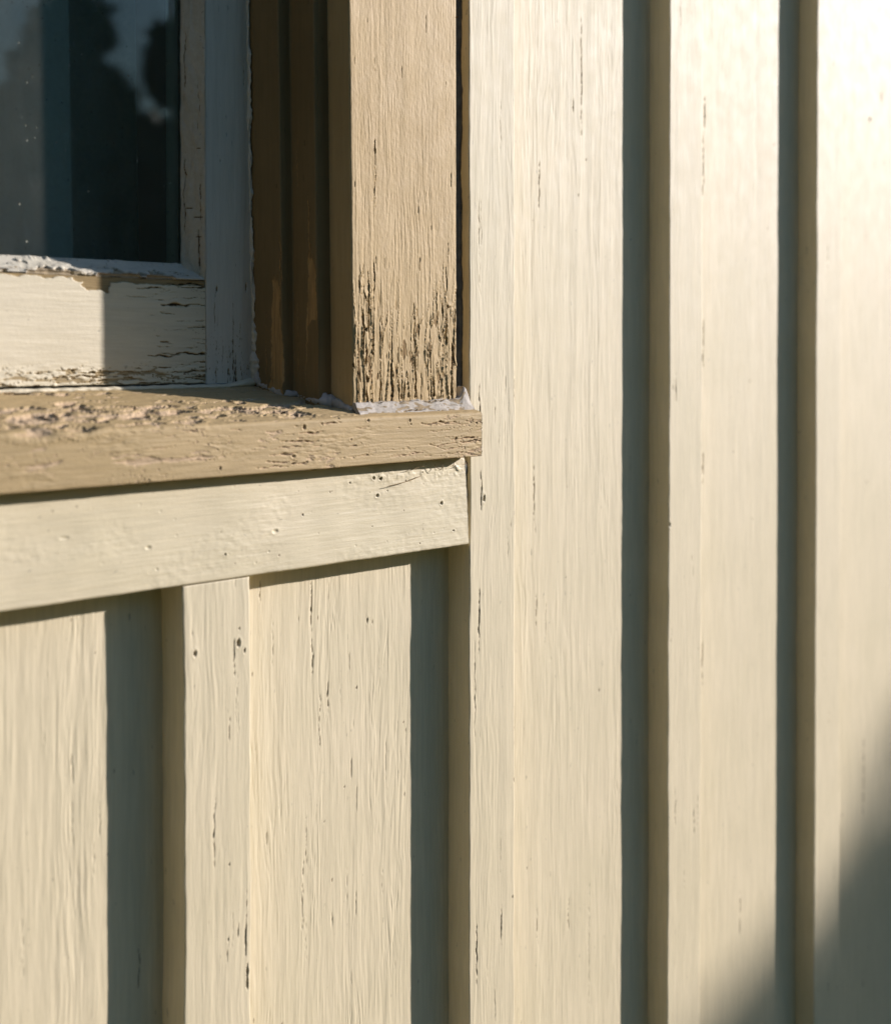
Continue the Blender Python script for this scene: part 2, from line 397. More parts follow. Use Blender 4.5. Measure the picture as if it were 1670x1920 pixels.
bat_cr = {0: [vcrack(462, 1812, 1870, .0009, .0012, 41, 0, 0, .0003), vcrack(458, 1740, 1800, .0006, .0006, 42), vcrack(437, 1200, 1270, .0005, .0006, 43), vcrack(398, 1500, 1640, .0004, .0005, 44)],
          1: [vcrack(965, 1440, 1474, .0011, .0009, 51), vcrack(966, 1300, 1430, .0007, .0006, 52), vcrack(966, 1520, 1610, .0006, .0006, 53), vcrack(964, 690, 760, .0009, .0007, 54),
              vcrack(966, 1080, 1130, .0008, .0006, 55), vcrack(897, 1100, 1230, .0006, .0006, 56), vcrack(901, 880, 960, .0007, .0007, 57), vcrack(894, 1740, 1860, .0006, .0006, 58),
              vcrack(941, 1700, 1780, .0006, .0005, 59), vcrack(890, 1200, 1400, .0005, .0004, 60), vcrack(899, 720, 790, .0006, .0005, 61)],
          2: [vcrack(1268, 1480, 1560, .0006, .0004, 66), vcrack(1266, 700, 760, .0006, .0004, 67)], 3: []}
bat_pit = {0: [pit(364, 1228, .0012, .0018, .0012, .9), pit(446, 1208, .0013, .0022, .0014, .9), pit(457, 1222, .0007, .0015, .0008, .9), pit(448, 1180, .0006, .001, .0006, .9), pit(427, 1627, .0006, .001, .0006, .9)],
           1: [pit(906, 935, .0011, .0022, .0014, .9), pit(961, 1688, .0008, .0008, .0007, .9)], 2: [pit(1256, 985, .001, .002, .001, 0)], 3: []}
def bat_hf(t, amp, f0, f1, fine):
    g = board_hf(200+t*9, amp, .8, bat_cr.get(t, [])+(rand_ticks(P*t+.004, P*t+.046, f0, f1, 14, 150+t) if fine else []), bat_pit.get(t, []))
    def f(A, Y, L, S, Nn):
        h, wr = g(A, Y, L, S, Nn)
        side = (np.abs(Nn[:, 0]) > .5)[None, :]
        hs = .00030*fbm(L/.03+0*S, Y/.01+0*L, 5+t, 3)
        return np.where(side, hs, h), wr
    return f
for t in range(-6, 12):
    under = -3 <= t <= 0
    fine = t in (0, 1, 2, 3); f0, f1 = VIS.get(t, (0, 0))
    ds = {0: .0005, 1: .0005, 2: .0007, 3: .0009}.get(t, .004)
    a0, a1 = P*t, P*t+BW
    poly = [(a0, D+.0002), (a0, 0), (a1, 0), (a1, D+.0002)]
    hf = bat_hf(t, {0: .9, 1: .8}.get(t, .5), f0, f1, fine)
    plank('batten', poly, lengths(Z0, ZAP-.0004 if under else Z1, f0, f1 if not under else ZAP, .0009, .03), 'Z', M_cream, wall, hf, ds, .0013,
          lambda A, L, t=t: .0008*perlin(L/.11, 0*L, 60+t)+.00045*fbm(L/.03, 0*L, 61+t, 3)+0*A)
    if under: plank('batten', poly, lengths(ZWT+.112, Z1, 0, 0, .03, .03), 'Z', M_cream, wall, hf, .004, .0013)
boxes('wall_core', [(-1.6, -.92, .0375, .16, Z0, Z1), (.16, 3.2, .0375, .16, Z0, Z1), (-.92, .16, .0375, .16, Z0, -.09), (-.92, .16, .0375, .16, ZWT+.09, Z1)], M_creamx, wall)

# ------------------------------------------------------------------ the window
win = empty('old_wooden_window', (-.27, .03, ZC-.1), 'old wooden window with peeling tan casing and weathered sill', 'window')
XL = -.68                                # left side of the casing opening; XR = .1365 is the right
XR = .1365
def lean_in(A, L):                       # the casing's inner edge is slightly out of plumb
    return -(L+.031)*.0145*np.clip((.2365-A)/.1, 0, 1.0)
# casing (right): flush with the battens
cas_cr = []
def C(px, y0, y1, w=.0007, dep=.0011, tp=0, lip=.0004): cas_cr.append(vcrack(px, y0, y1, w*.68, dep, rng.randint(0, 9999), 0.0, tp, lip))
C(707, 262, 302, .0011, .0012); C(706, 300, 390, .0006, .0007); C(703, 490, 560, .0009, .0012); C(693, 505, 600, .0007, .001); C(675, 515, 550, .0007, .001)
C(777, 560, 745, .0009, .0016, 1, .0005); C(781, 600, 745, .0005, .001, 1); C(735, 610, 745, .0009, .0014, 1); C(747, 690, 748, .0006, .001, 1); C(837, 500, 560, .0007, .0012)
C(836, 585, 645, .0014, .0018, 0, .0005); C(829, 560, 600, .001, .0014); C(847, 640, 690, .0012, .0018, 0, .0005); C(853, 560, 640, .0006, .001); C(808, 640, 745, .0008, .0014, 1, .0004)
C(812, 700, 745, .0011, .0016, 1); C(826, 660, 745, .0006, .0012, 1); C(682, 580, 640, .0009, .0014); C(687, 640, 700, .0008, .0012); C(681, 640, 750, .0005, .001, 1); C(700, 620, 680, .0007, .0012)
C(711, 660, 752, .0010, .0014, 1, .0004); C(717, 600, 670, .0007, .001); C(697, 680, 750, .0006, .001, 1); C(752, 715, 748, .0009, .001, 1); C(845, 700, 742, .0012, .0014, 1); C(858, 660, 742, .0006, .001, 1)
C(789, 690, 745, .0006, .001, 1); C(673, 700, 752, .0006, .001, 1); C(788, 480, 510, .0005, .0007); C(692, 560, 630, .0009, .0013); C(703, 560, 585, .0006, .0008); C(840, 450, 500, .0004, .0006)
r_ = random.Random(5)
for i in range(16): C(r_.uniform(668, 856), *(lambda y: (y, y+r_.uniform(10, 40)))(r_.uniform(0, 500)), r_.uniform(.0002, .0004), .0004, 0, .0001)
def cas_hf(A, Y, L, S, Nn):
    u = A+0*L; v = L+0*A; h = grain(u, v, 301, 1.05, 1.1)
    low = sst(.09, -.03, v); wear = np.zeros_like(h)
    h = h+low*(.00022*fbm(u/.003, v/.016, 330, 3))+.00006*fbm(u/.0016, v/.004, 331, 2)
    fr_ = (Nn[:, 1] < -.6)[None, :]
    sides = sst(.205, .235, u)+sst(.165, .137, u)
    gate = np.clip(sst(.085, -.035, v)*1.1*(.62+.5*sides)+.35*perlin(u/.012, v/.035, 340)*sst(.12, .0, v), 0, 1)*fr_
    h, wear = network(h, wear, u, v, gate*.74, 345, .0056, .06, .050, .0014, .0012)
    h, wear = network(h, wear, u, v, gate*.25*sst(.3, .7, gate), 355, .0026, .03, .035, .0006, .0004)
    h, wear = add_cracks(h, wear, frontal(A, Nn), L, cas_cr)
    m = sst(.42, .5, fbm(u/.005, v/.02, 335, 3)+low*.28-.28)*low
    m = m*(Nn[:, 1] < -.6)[None, :]
    h, wear = peel(h, wear, m, .0003, .42)
    return h, wear
plank('casing', [(XR, D), (XR, 0), (.2365, 0), (.2365, D)], lengths(-.0332, ZWT, -.04, .25, .0006, .03), 'Z', M_tan, win, cas_hf, .00042, .0016, lean_in)
plank('casing', [(XL-.1, D), (XL-.1, 0), (XL, 0), (XL, D)], lengths(-.0332, ZWT, 0, 0, .03, .03), 'Z', M_tan, win, None, .004)
plank('head_casing', [(ZWT, D), (ZWT, -.004), (ZWT+.1, -.004), (ZWT+.1, D)], lengths(XL-.12, .2565, 0, 0, .03, .03), 'X', M_tan, win, None, .004)
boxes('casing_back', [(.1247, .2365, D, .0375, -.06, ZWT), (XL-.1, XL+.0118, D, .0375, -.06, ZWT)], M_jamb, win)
# stepped jamb
Y1, Y2, Y3 = .0183, .0394, .065
X1, X2 = .1247, .1145
reveal_cr = [(X1+.0001, -.01, .04, .0004, .0006, 3, 0, .0001)]
def jamb_hf(A, Y, L, S, Nn):
    u = S+0*L; v = L+0*S
    h = grain(u, v, 401, .7, .8); wear = np.zeros_like(h)
    s0 = Y3+.035-Y2                      # arc length to the first inner corner
    # bare patches at the foot of the two steps, long splits above them
    for (sc_, hw, top, sd_) in ((s0-.0050, .0062, .055, 1), (s0+(X1-X2)+(Y2-Y1)-.0060, .0062, .070, 2)):
        env = sst(top, top-.02, v+.006*perlin(u/.002, v/.01, 420+sd_))
        m = sst(1.1, .8, np.abs(u-sc_-.0016*fbm(v/.014, u*0, 410+sd_, 4)-.0006*perlin(v/.0025, u*0, 414+sd_))/(hw*(.45+.55*sst(top, -.02, v))))*env
        h, wear = peel(h, wear, m, .0007, .45)
    cr = [(s0-.009, -.03, .02, .0004, .0008, 71, 1, .0002), (s0-.0012, .03, .075, .0006, .001, 72, 0, .0002), (s0+.010+.0135, .055, .10, .0007, .001, 73, 0, .0002),
          (s0+.010+.021+.0113, -.03, .08, .0004, .0008, 74, 0, .0001), (s0+.010+.0045, .10, .14, .0003, .0008, 75, 0, .0001), (s0+.010+.0025, -.03, .04, .0004, .0008, 76, 1, .0002),
          (s0-.014, -.03, .03, .0003, .0006, 77, 1, .0001), (s0+.010+.018, -.03, .01, .0004, .0006, 78, 1, .0001)]
    return add_cracks(h, wear, S, L, cr)
def lean_j(A, L): return -(L+.031)*.0145+0*A
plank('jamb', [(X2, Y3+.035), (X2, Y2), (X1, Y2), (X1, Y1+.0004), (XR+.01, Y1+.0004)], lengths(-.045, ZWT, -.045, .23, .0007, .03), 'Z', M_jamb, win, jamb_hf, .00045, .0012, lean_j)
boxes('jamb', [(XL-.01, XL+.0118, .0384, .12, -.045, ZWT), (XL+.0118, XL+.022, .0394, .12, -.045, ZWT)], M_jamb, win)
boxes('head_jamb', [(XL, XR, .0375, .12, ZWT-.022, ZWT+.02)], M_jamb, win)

# sill: tapered, weathered, its end lapping over the batten
ZSB, ZSF = -.0695, -.0400; YS = -.0120
def sill_top(y): return -.0215-(y-.062)/(YS-.062)*(ZSF+.0215)*-1
sill_cr = []; sill_pit = []
def HC(px0, px1, py, w=.0006, dep=.001, y=YS, lip=.0003, s=None):
    x0, z0 = inv(px0, py, y); x1, z1 = inv(px1, py, y)
    return (z0, x0, x1, w, dep, rng.randint(0, 9999), 0, lip)
def sill_hf(A, Y, L, S, Nn):
    # S runs up the front face (0 .. .0295) and then back over the top
    u = S+0*L; v = L+0*S; h = grain(u, v, 501, .85, .7); wear = np.zeros_like(h)
    sF = .0295+.006+.002                  # length of the hidden underside start + front face
    up = sst(sF-.004, sF+.004, u)                # top of the sill
    low = 1-up
    # alligatored, flaking top: film islands between bare weathered wood
    left = sst(.20, .04, v); nearback = sst(sF+.055, sF+.030, u)
    zone = np.clip(sst(sF-.0022, sF+.0035, u+.003*fbm(v/.02, u*0, 511, 3))*(.45+.55*left)*(.5+.5*nearback)+.25*perlin(u/.02, v/.06, 512)*up, 0, 1)
    zone = zone*sst(sF-.007, sF-.001, u)
    h, wear = terraces(h, wear, u, v, zone, 530, .0085, .052, .0013)
    # and a few losses on the front face
    zf_ = low*sst(.3, .7, perlin(u/.012, v/.04, 541)+.15)*.72
    h, wear = terraces(h, wear, u, v, zf_, 545, .003, .03, .0003)
    h, wear = network(h, wear, u, v, low*np.clip(sst(.17, .24, v)*.55+.5*sst(.1, .5, perlin(u/.02, v/.035, 560))+.55*sst(.10, -.02, v)*sst(-.1, .4, perlin(u/.015, v/.05, 566)), 0, .8), 562, .0035, .03, .035, .0006, .0003)
    h = h+up*(.0002*fbm(u/.004, v/.02, 516, 3)+.00010*fbm(u/.001, v/.009, 517, 2))
    # front face: rows of short checks, rougher in places, a chewed-off arris towards the left
    rough = sst(.1, .6, perlin(u/.02, v/.05, 520))*low
    h = h+rough*.0003*fbm(u/.0016, v/.009, 521, 3)
    ar = np.exp(-((u-sF)/.004)**2)*sst(.05, -.05, v)*sst(.0, .5, fbm(v/.02, v*0, 523, 3))
    h = h-.0014*ar*sst(-.2, .6, fbm(u/.004, v/.008, 524, 2)+.2); wear = np.maximum(wear, .42*sst(.3, .7, ar))
    cr = []
    def F(px0, px1, py, w=.0005, dep=.0008, lip=.0002):
        x0, z = inv(px0, py, YS); x1, _ = inv(px1, py, YS)
        cr.append((z-ZSB+.006, x0, x1, w, dep, rng.randint(0, 9999), 0, lip))
    F(785, 860, 797, .0005, .0009); F(790, 900, 800, .0003, .0005); F(845, 900, 826, .0006, .001); F(800, 860, 836, .0004, .0008); F(862, 903, 832, .0006, .001); F(820, 880, 841, .0004, .0006)
    F(868, 903, 790, .0005, .0007); F(525, 600, 830, .0006, .0008); F(520, 575, 842, .0005, .0007); F(505, 560, 856, .0006, .0007); F(495, 560, 868, .0005, .0007); F(545, 575, 872, .0007, .001)
    F(480, 540, 880, .0004, .0006); F(560, 610, 815, .0005, .0008); F(340, 410, 870, .0004, .0004); F(260, 330, 845, .0004, .0004); F(800, 850, 812, .0003, .0005); F(640, 700, 860, .0003, .0003)
    F(700, 780, 848, .0003, .0003); F(600, 640, 795, .0005, .0008); F(560, 590, 785, .0006, .001); F(830, 903, 852, .0004, .0006); F(730, 800, 857, .0004, .0006)
    r = random.Random(77)
    for i in range(40):
        q = r.uniform(sF+.004, sF+.07); x = r.uniform(-.14, .235); ln = r.uniform(.006, .035)
        cr.append((q, x, x+ln, r.uniform(.0003, .0010), r.uniform(.0005, .0013), r.randint(0, 999), 0, r.uniform(.0002, .0005)))
    for i in range(40):
        q = r.uniform(.008, sF); x = r.uniform(-.1, .24); ln = r.uniform(.003, .012)
        cr.append((q, x, x+ln, r.uniform(.0002, .0004), r.uniform(.0002, .0006), r.randint(0, 999), 0, r.uniform(.0001, .0002)))
    h, wear = add_cracks(h, wear, S, L, cr)
    pits = []
    for (px, py, ra, rl) in ((570, 803, .0016, .0013), (604, 797, .0009, .0009), (550, 858, .0009, .0016), (549, 872, .0006, .001), (637, 784, .001, .0008), (690, 790, .0009, .0012),
                             (768, 790, .0011, .0009), (770, 797, .0007, .0006), (855, 823, .0009, .0012), (658, 826, .0006, .0008), (575, 868, .0006, .001), (412, 880, .0012, .0008), (893, 795, .0006, .0012)):
        x, z = inv(px, py, YS); pits.append((z-ZSB+.006, x, ra, rl, .0009, .9))
    # a large chewed hollow at the arris, far left
    x, z = inv(150, 822, YS); pits.append((sF+.001, x, .0045, .013, .0030, .40))
    x, z = inv(70, 830, YS); pits.append((sF-.003, x, .003, .012, .0018, .38))
    return add_pits(h, wear, S, L, pits)
plank('sill', [(ZSB+.0005, .006-.0120+.0, 0), (ZSB, YS, .0012), (ZSF, YS, .0022), (-.0215, .064), (-.030, .12)], lengths(XL-.115, .2485, -.15, .2485, .0006, .03), 'X', M_sill, win, sill_hf, .00045)
boxes('sill_back', [(XL-.1, .2362, -.0055, .1, ZSB+.001, ZSB+.024)], M_sill, win)

# apron under the sill, flush with the batten faces
ap_pits = []
def AP(px, py, ra, rl, dep=.0008, wv=.9):
    x, z = inv(px, py, -.0008); ap_pits.append((z, x, ra, rl, dep, wv))
for q in ((700, 897, .0010, .0011, .0015), (713, 898, .0010, .0012, .0015), (707, 930, .001, .0013, .0012, .6), (828, 944, .0011, .0012, .0013), (567, 966, .0008, .0006), (421, 1041, .0008, .0008, .0009, .5),
          (440, 1058, .0003, .0004), (760, 902, .0005, .0006), (791, 886, .0006, .0006), (622, 922, .0004, .0005), (655, 906, .0004, .001), (757, 958, .0004, .0004), (849, 996, .0006, .001, .0008),
          (787, 1020, .0005, .0006), (698, 988, .0004, .0005), (793, 984, .0003, .0005), (560, 922, .0003, .0004), (726, 921, .0005, .0006), (515, 997, .0012, .0022, .0006, .1), (277, 1028, .001, .002, .0005, 0),
          (618, 923, .0004, .0004), (597, 1000, .0003, .0004), (830, 1015, .0003, .0004), (300, 960, .0006, .001, .0003, 0), (120, 1010, .0008, .003, .0004, 0)): AP(*q)
def ap_hf(A, Y, L, S, Nn):
    u = A+0*L; v = L+0*A; h = grain(u, v, 601, .42, .5); wear = np.zeros_like(h)
    h = h+.00035*fbm(u/.03, v/.05, 605, 2)+.00010*fbm(u/.0035, v/.006, 606, 2)*sst(-.1, .3, perlin(u/.03, v/.06, 607)+(v > .12)*.3)
    h = h+.0003*np.exp(-((u-(-.077))/.006)**2)*sst(-.1, .5, fbm(v/.007, u/.005, 608, 3))*sst(.12, .18, v)
    r = random.Random(9); pt = list(ap_pits)
    for i in range(34): pt.append((r.uniform(-.125, -.075), r.uniform(-.1, .24), r.uniform(.0003, .0007), r.uniform(.0004, .0012), r.uniform(.0001, .0004), r.choice([0, 0, 0, .7])))
    return add_pits(h, wear, frontal(A, Nn), L, pt)
def ap_lean(A, L): return 0*A+0*L
ap = plank('apron', [(ZAP, D), (ZAP, -.0008), (-.0702, -.0008), (-.0702, D)], lengths(XL-.06, .2474, -.13, .2474, .0006, .03), 'X', M_creamx, win, ap_hf, .0005, .0016)
me = ap.data; co = np.empty(len(me.vertices)*3, np.float32); me.vertices.foreach_get('co', co); co = co.reshape(-1, 3)
zz = co[:, 2]+win.location[2]-ZC; wgt = np.clip((co[:, 0]+win.location[0]-.20)/.0474, 0, 1)
co[:, 0] -= wgt*(-.0012+.0042*np.clip((zz-ZAP)/.055, 0, 1)**1.3)+wgt**8*.0006*perlin(zz/.004, zz*0, 3); me.vertices.foreach_set('co', co.ravel())

# ---- sash
XS0, XS1 = .0743, .1135
ZR0, ZR1 = -.0190, .0440
st_cr = [vcrack(437, 545, 760, .0005, .0009, 81, Y3, 0, .0004), vcrack(405, 640, 720, .0004, .0008, 82, Y3, 1, .0002), vcrack(427, 660, 720, .0005, .0008, 83, Y3, 1, .0002),
         vcrack(443, 660, 718, .0013, .0008, 84, Y3, 1, .0003), vcrack(455, 690, 720, .0004, .0008, 85, Y3, 1, .0002), vcrack(408, 535, 550, .0007, .001, 86, Y3), vcrack(463, 530, 548, .0010, .0016, 87, Y3),
         vcrack(418, 630, 700, .0003, .0005, 88, Y3), vcrack(450, 600, 650, .0003, .0005, 89, Y3)]
def st_hf(A, Y, L, S, Nn):
    u = A+0*L; v = L+0*A; h = grain(u, v, 701, .7, .5); wear = np.zeros_like(h)
    h, wear = network(h, wear, u, v, np.clip(sst(.03, -.02, v)*.7, 0, 1)*(Nn[:, 1] < -.6)[None, :], 715, .003, .035, .05, .0008, .0003)
    return add_cracks(h, wear, frontal(A, Nn), L, st_cr+rand_ticks(XS0, XS1, -.02, .2, 10, 71, .0004))
plank('sash_stile', [(XS0, .10), (XS0, Y3), (XS1, Y3), (XS1, .10)], lengths(-.0195, ZWT-.022, -.02, .2, .0006, .03), 'Z', M_sash, win, st_hf, .00042, .0012,
      lambda A, L: -(L+.03)*.008*np.clip((A-XS0)/.04, 0, 1))
boxes('sash_stile', [(.0668, .0741, .0818, .0930, .05, ZWT-.03)], M_sashx, win)
boxes('sash_stile', [(XL+.022, XL+.062, Y3, .10, ZR0, ZWT-.022)], M_sash, win, .001)
boxes('sash_rail', [(XL+.062, XS0, Y3, .10, ZWT-.07, ZWT-.023)], M_sashx, win, .001)
rl_cr = []
def R(px0, px1, py, w=.0006, dep=.001, lip=.0003, tp=0, y=Y3):
    x0, z = inv(px0, py, y); x1, _ = inv(px1, py, y)
    rl_cr.append((z, x1, x0, w, dep, rng.randint(0, 9999), tp, lip) if tp else (z, x0, x1, w, dep, rng.randint(0, 9999), 0, lip))
R(300, 360, 571, .0008, .0012); R(350, 391, 573, .0004, .0008, .0002, 1); R(350, 391, 614, .0005, .0008, .0002, 1); R(300, 378, 617, .0002, .0004); R(330, 391, 558, .0003, .0006, .0002, 1)
R(300, 391, 664, .0009, .0013, .0004, 1); R(270, 340, 668, .0005, .0006); R(360, 391, 679, .0005, .0008, .0002, 1); R(285, 320, 688, .0004, .0006); R(340, 391, 707, .0006, .001, .0003, 1); R(130, 205, 700, .0005, .0008)
R(125, 200, 705, .0005, .0007, .0003); R(355, 391, 636, .0003, .0005, .0002, 1); R(360, 391, 645, .0003, .0005, .0001, 1); R(355, 391, 600, .0003, .0005, .0001, 1); R(250, 320, 541, .0004, .0006); R(310, 391, 530, .0006, .0008)
R(330, 391, 536, .0005, .0007, .0002, 1); R(370, 391, 655, .0003, .0005, .0001, 1); R(180, 290, 697, .0004, .0006); R(230, 290, 557, .0003, .0004); R(0, 50, 726, .0008, .001); R(60, 130, 729, .0009, .001, .0005)
rr = random.Random(31)
for i in range(14):
    x = rr.uniform(20, 380); R(x, x+rr.uniform(15, 60), rr.uniform(690, 722), rr.uniform(.0002, .0005), rr.uniform(.0003, .0008), rr.uniform(.0001, .0004))
for i in range(16):
    x = rr.uniform(280, 370); R(x, x+rr.uniform(10, 40), rr.uniform(530, 690), rr.uniform(.0002, .0004), rr.uniform(.0003, .0005), rr.uniform(.0001, .0002))
def rl_hf(A, Y, L, S, Nn):
    u = A+0*L; v = L+0*A; h = grain(u, v, 801, .5, .5); wear = np.zeros_like(h)
    low = sst(.0, -.016, u); h = h+low*.0003*fbm(u/.003, v/.015, 805, 3)
    # paint gone along the top edge under the putty, and one large flake
    xa, za = inv(132, 528, Y3); xb, _ = inv(214, 528, Y3); zf = inv(170, 543, Y3)[1]
    m = sst(.0, .0006, v-xa-.0016*fbm(u/.004, v*0, 2, 3)-1.4*(.044-u)*(.9+.5*perlin(u/.002, v*0, 8)))*sst(.0, .0004, xb-v+.0012*fbm(u/.003, v*0, 5, 3)-.35*(.044-u))*sst(zf-.0003, zf+.0003, u+.0014*fbm(v/.008, u*0, 3, 3)+.05*(v-xa))
    m = np.maximum(m, sst(.0395, .0405, u+.0012*fbm(v/.01, v*0, 812, 2))*sst(.0, .004, v-xa))
    m = np.maximum(m, sst(.0415, .0422, u+.0016*fbm(v/.01, v*0, 815, 2)))
    h, wear = peel(h, wear, m, .0007, .45)
    m2 = sst(.25, .35, fbm(u/.004, v/.02, 820, 3)*low+low*.1)
    h, wear = peel(h, wear, m2*low, .0004, .3)
    g_ = np.clip(sst(.0, -.019, u)*.95+sst(.045, .075, v)*.42+.3*perlin(u/.012, v/.03, 830)*sst(-.03, .05, v)-.05, 0, 1)*(Nn[:, 1] < -.6)[None, :]
    h, wear = network(h, wear, u, v, g_*.9, 835, .0026, .028, .06, .0009, .0004)
    return add_cracks(h, wear, frontal(A, Nn), L, rl_cr)
plank('sash_rail', [(ZR0, .10), (ZR0, Y3), (ZR1, Y3), (ZR1, .10)], lengths(XL+.062, XS0-.0005, -.13, XS0, .0006, .03), 'X', M_sashx, win, rl_hf, .00042, .0009)
# glass
YG = .0785
pane = boxes('glass_pane', [(XL+.05, .0710, YG, YG+.003, .046, ZWT-.05)], M_glass, win)
boxes('glass_edge', [(.0672, .0682, YG-.0010, YG+.0005, .050, ZWT-.06), (XL+.06, .0672, YG-.0010, YG+.0005, .0520, .0530)], M_edge, pane)
# putty fillets: a sloping bead from the wood to the glass
def put_hf(seed, horizontal):
    def f(A, Y, L, S, Nn):
        u = S+0*L; v = L+0*S; h = .0006*fbm(u/.006, v/.014, seed, 3)+.00015*fbm(u/.0015, v/.003, seed+1, 2); wear = np.zeros_like(h)
        r = random.Random(seed); cr = []
        smax = float(S.max())
        if not horizontal:
            pr = []
            for (q, z, rs, rz) in ((.0115, .083, .0040, .00022), (.0060, .0885, .0030, .00022), (.0120, .071, .0028, .00022), (.0120, .125, .0020, .0002), (.0065, .175, .0025, .0002)):
                pr.append((q, z+.0006*math.sin(q*900), rs, rz, .0009, .95))
            h, wear = add_pits(h, wear, S, L, pr)
            cr = [(smax-.0085, .0445, .078, .0005, .0012, 5, 0, .0002), (smax-.0075, .074, .110, .0003, .0008, 6, 0, .0002), (.0035, .07, .125, .0004, .0008, 7, 0, .0003), (.0030, .15, .2, .0003, .0007, 8, 0, .0003), (smax-.009, .13, .17, .0002, .0005, 9, 0, .0001)]
            h, wear = add_cracks(h, wear, S, L, cr)
        else:
            cr = [(.0105, .035, .066, .0004, .001, 15, 0, .0003), (.0075, -.08, -.03, .0003, .0008, 16, 0, .0003), (.0060, .0, .03, .0005, .001, 17, 0, .0004), (.0120, -.02, .02, .0003, .0007, 18, 0, .0003), (.0085, .045, .07, .0003, .0007, 19, 0, .0003)]
            h, wear = add_cracks(h, wear, S, L, cr)
        if horizontal:
            m = sst(.16, .2, perlin(u/.012, v/.026, seed+7)+.4*perlin(u/.004, v/.006, seed+8))
            h, wear = peel(h, wear, m, .0014, .3)
        # ragged outer lip
        h = h+.0011*np.exp(-((u-smax+.002)/.002)**2)*fbm(v/.006, v*0, seed+6, 3)
        return h, wear
    return f
plank('glazing_putty', [(.0660, YG+.0004), (.0668, YG-.0016), (.0737, Y3-.0008), (.0739, Y3+.004)], lengths(.044, ZWT-.06, .044, .2, .0005, .03), 'Z', M_putty, pane, put_hf(903, False), .0004, .0008)
plank('glazing_putty', [(.0442, Y3+.003), (.0440, Y3-.0010), (.0525, YG-.0020), (.0540, YG+.0004)], lengths(XL+.06, .0738, -.13, .0738, .0005, .03), 'X', M_putty, pane, put_hf(917, True), .0004, .0008)

# ---- caulk beads
def bead(name, pts, mat, parent, seed, sub=.0006, na=18, amp=.0007, fr=.014, rough=.10):
    """irregular bead through pts [(x, y, z, radius_xy, radius_z)]"""
    P_ = [np.array(p, float) for p in pts]; C_ = [P_[0]]
    for a, b in zip(P_[:-1], P_[1:]):
        n = max(1, int(np.linalg.norm((b-a)[:3])/sub))
        C_ += [a+(b-a)*t for t in np.linspace(0, 1, n+1)[1:]]
    C_ = np.array(C_)
    for k in range(6): C_[1:-1] = .25*C_[:-2]+.5*C_[1:-1]+.25*C_[2:]
    T = np.gradient(C_[:, :3], axis=0); T /= np.linalg.norm(T, axis=1)[:, None]+1e-9
    up = np.array([0, 0, 1.]) if abs(T[:, 2]).mean() < .6 else np.array([0, 1., 0])
    R_ = np.cross(T, up); R_ /= np.linalg.norm(R_, axis=1)[:, None]+1e-9; U = np.cross(R_, T)
    th = np.linspace(0, 2*np.pi, na, endpoint=False); s = np.cumsum(np.concatenate([[0], np.linalg.norm(np.diff(C_[:, :3], axis=0), axis=1)]))
    d = 1+amp/.002*fbm(s[:, None]/fr, np.cos(th)[None, :]*.8+3, seed, 2)*.8+rough*fbm(s[:, None]/.004, np.sin(th)[None, :]*1.5+7, seed+5, 2)
    taper = np.minimum(1, np.minimum(s, s[-1]-s)/.002+.05)[:, None]
    V = C_[:, None, :3]+R_[:, None, :]*(np.cos(th)[None, :]*C_[:, 3:4]*d*taper)[..., None]+U[:, None, :]*(np.sin(th)[None, :]*C_[:, 4:5]*d*taper)[..., None]
    V[..., 2] += ZC; m = len(C_); i = np.arange(m-1)[:, None]*na; j = np.arange(na)[None, :]
    F = np.stack([i+j, i+(j+1) % na, i+na+(j+1) % na, i+na+j], -1).reshape(-1, 4)
    return mesh_np(name, V.reshape(-1, 3), F, mat, parent)
# along the foot of the casing and its reveal, swelling in the corners
zf = lambda y: -.0215+(y-.064)*(-.0400+.0215)/(YS-.064)*1.0
bead('caulk_bead', [(.1140, .0660, -.0120, .0024, .0050), (.1160, .0600, zf(.060)+.002, .0030, .0026), (.1175, .0480, zf(.048)+.0010, .0028, .0022), (.1180, .0410, zf(.041)+.0012, .0028, .0028), (.1265, .0375, zf(.038)+.0008, .0024, .0022), (.1270, .0280, zf(.028)+.0010, .0022, .0020), (.1270, .0200, zf(.02)+.0014, .0034, .0040),
                    (.1350, .0175, zf(.017)+.0016, .0038, .0052), (.1372, .0080, zf(.008)+.0008, .0028, .0030), (.1385, .0005, zf(-.002)+.0010, .0024, .0030)], M_caulk, win, 21, amp=.0007, rough=.35)
def fil_hf(A, Y, L, S, Nn):
    u = S+0*L; v = L+0*S; smax = float(S.max())
    h = .00055*fbm(u/.006, v/.02, 961, 3)+.00018*fbm(u/.0015, v/.005, 962, 3)
    h = h+.0011*sst(smax-.0035, smax-.001, u)*fbm(v/.007, u/.004, 963, 3)
    wear = np.zeros_like(h)
    cr = [(.0108, .139, .168, .0004, .001, 1, 0, .0003), (.0112, .17, .205, .0003, .001, 2, 0, .0003), (.0102, .20, .232, .0005, .001, 3, 0, .0004), (.0032, .175, .200, .0005, .0012, 4, 0, .0006), (.0026, .21, .222, .0003, .0008, 5, 0, .0003), (.006, .215, .24, .0002, .0005, 6, 0, .0002)]
    h, wear = add_cracks(h, wear, S, L, cr)
    return h, np.maximum(wear, .4*sst(.15, .45, fbm(u/.004, v/.010, 970, 3)))
def fil_lean(A, L):                     # the smear climbs into the corner against the batten
    up = sst(-.0385, -.029, A)
    return up*(-.0008+.0011*fbm(L/.014, 0*L, 965, 2)+.0080*np.exp(-((L-.2432)/.0038)**2)-.0026*sst(.246, .2495, L))
plank('caulk_fillet', [(-.0402, -.0046), (-.0394, -.0056), (-.0306, -.0012), (-.0296, .004)], lengths(.1366, .2492, .13, .25, .0005, .03), 'X', M_caulkp, win, fil_hf, .0004, .0012, fil_lean)
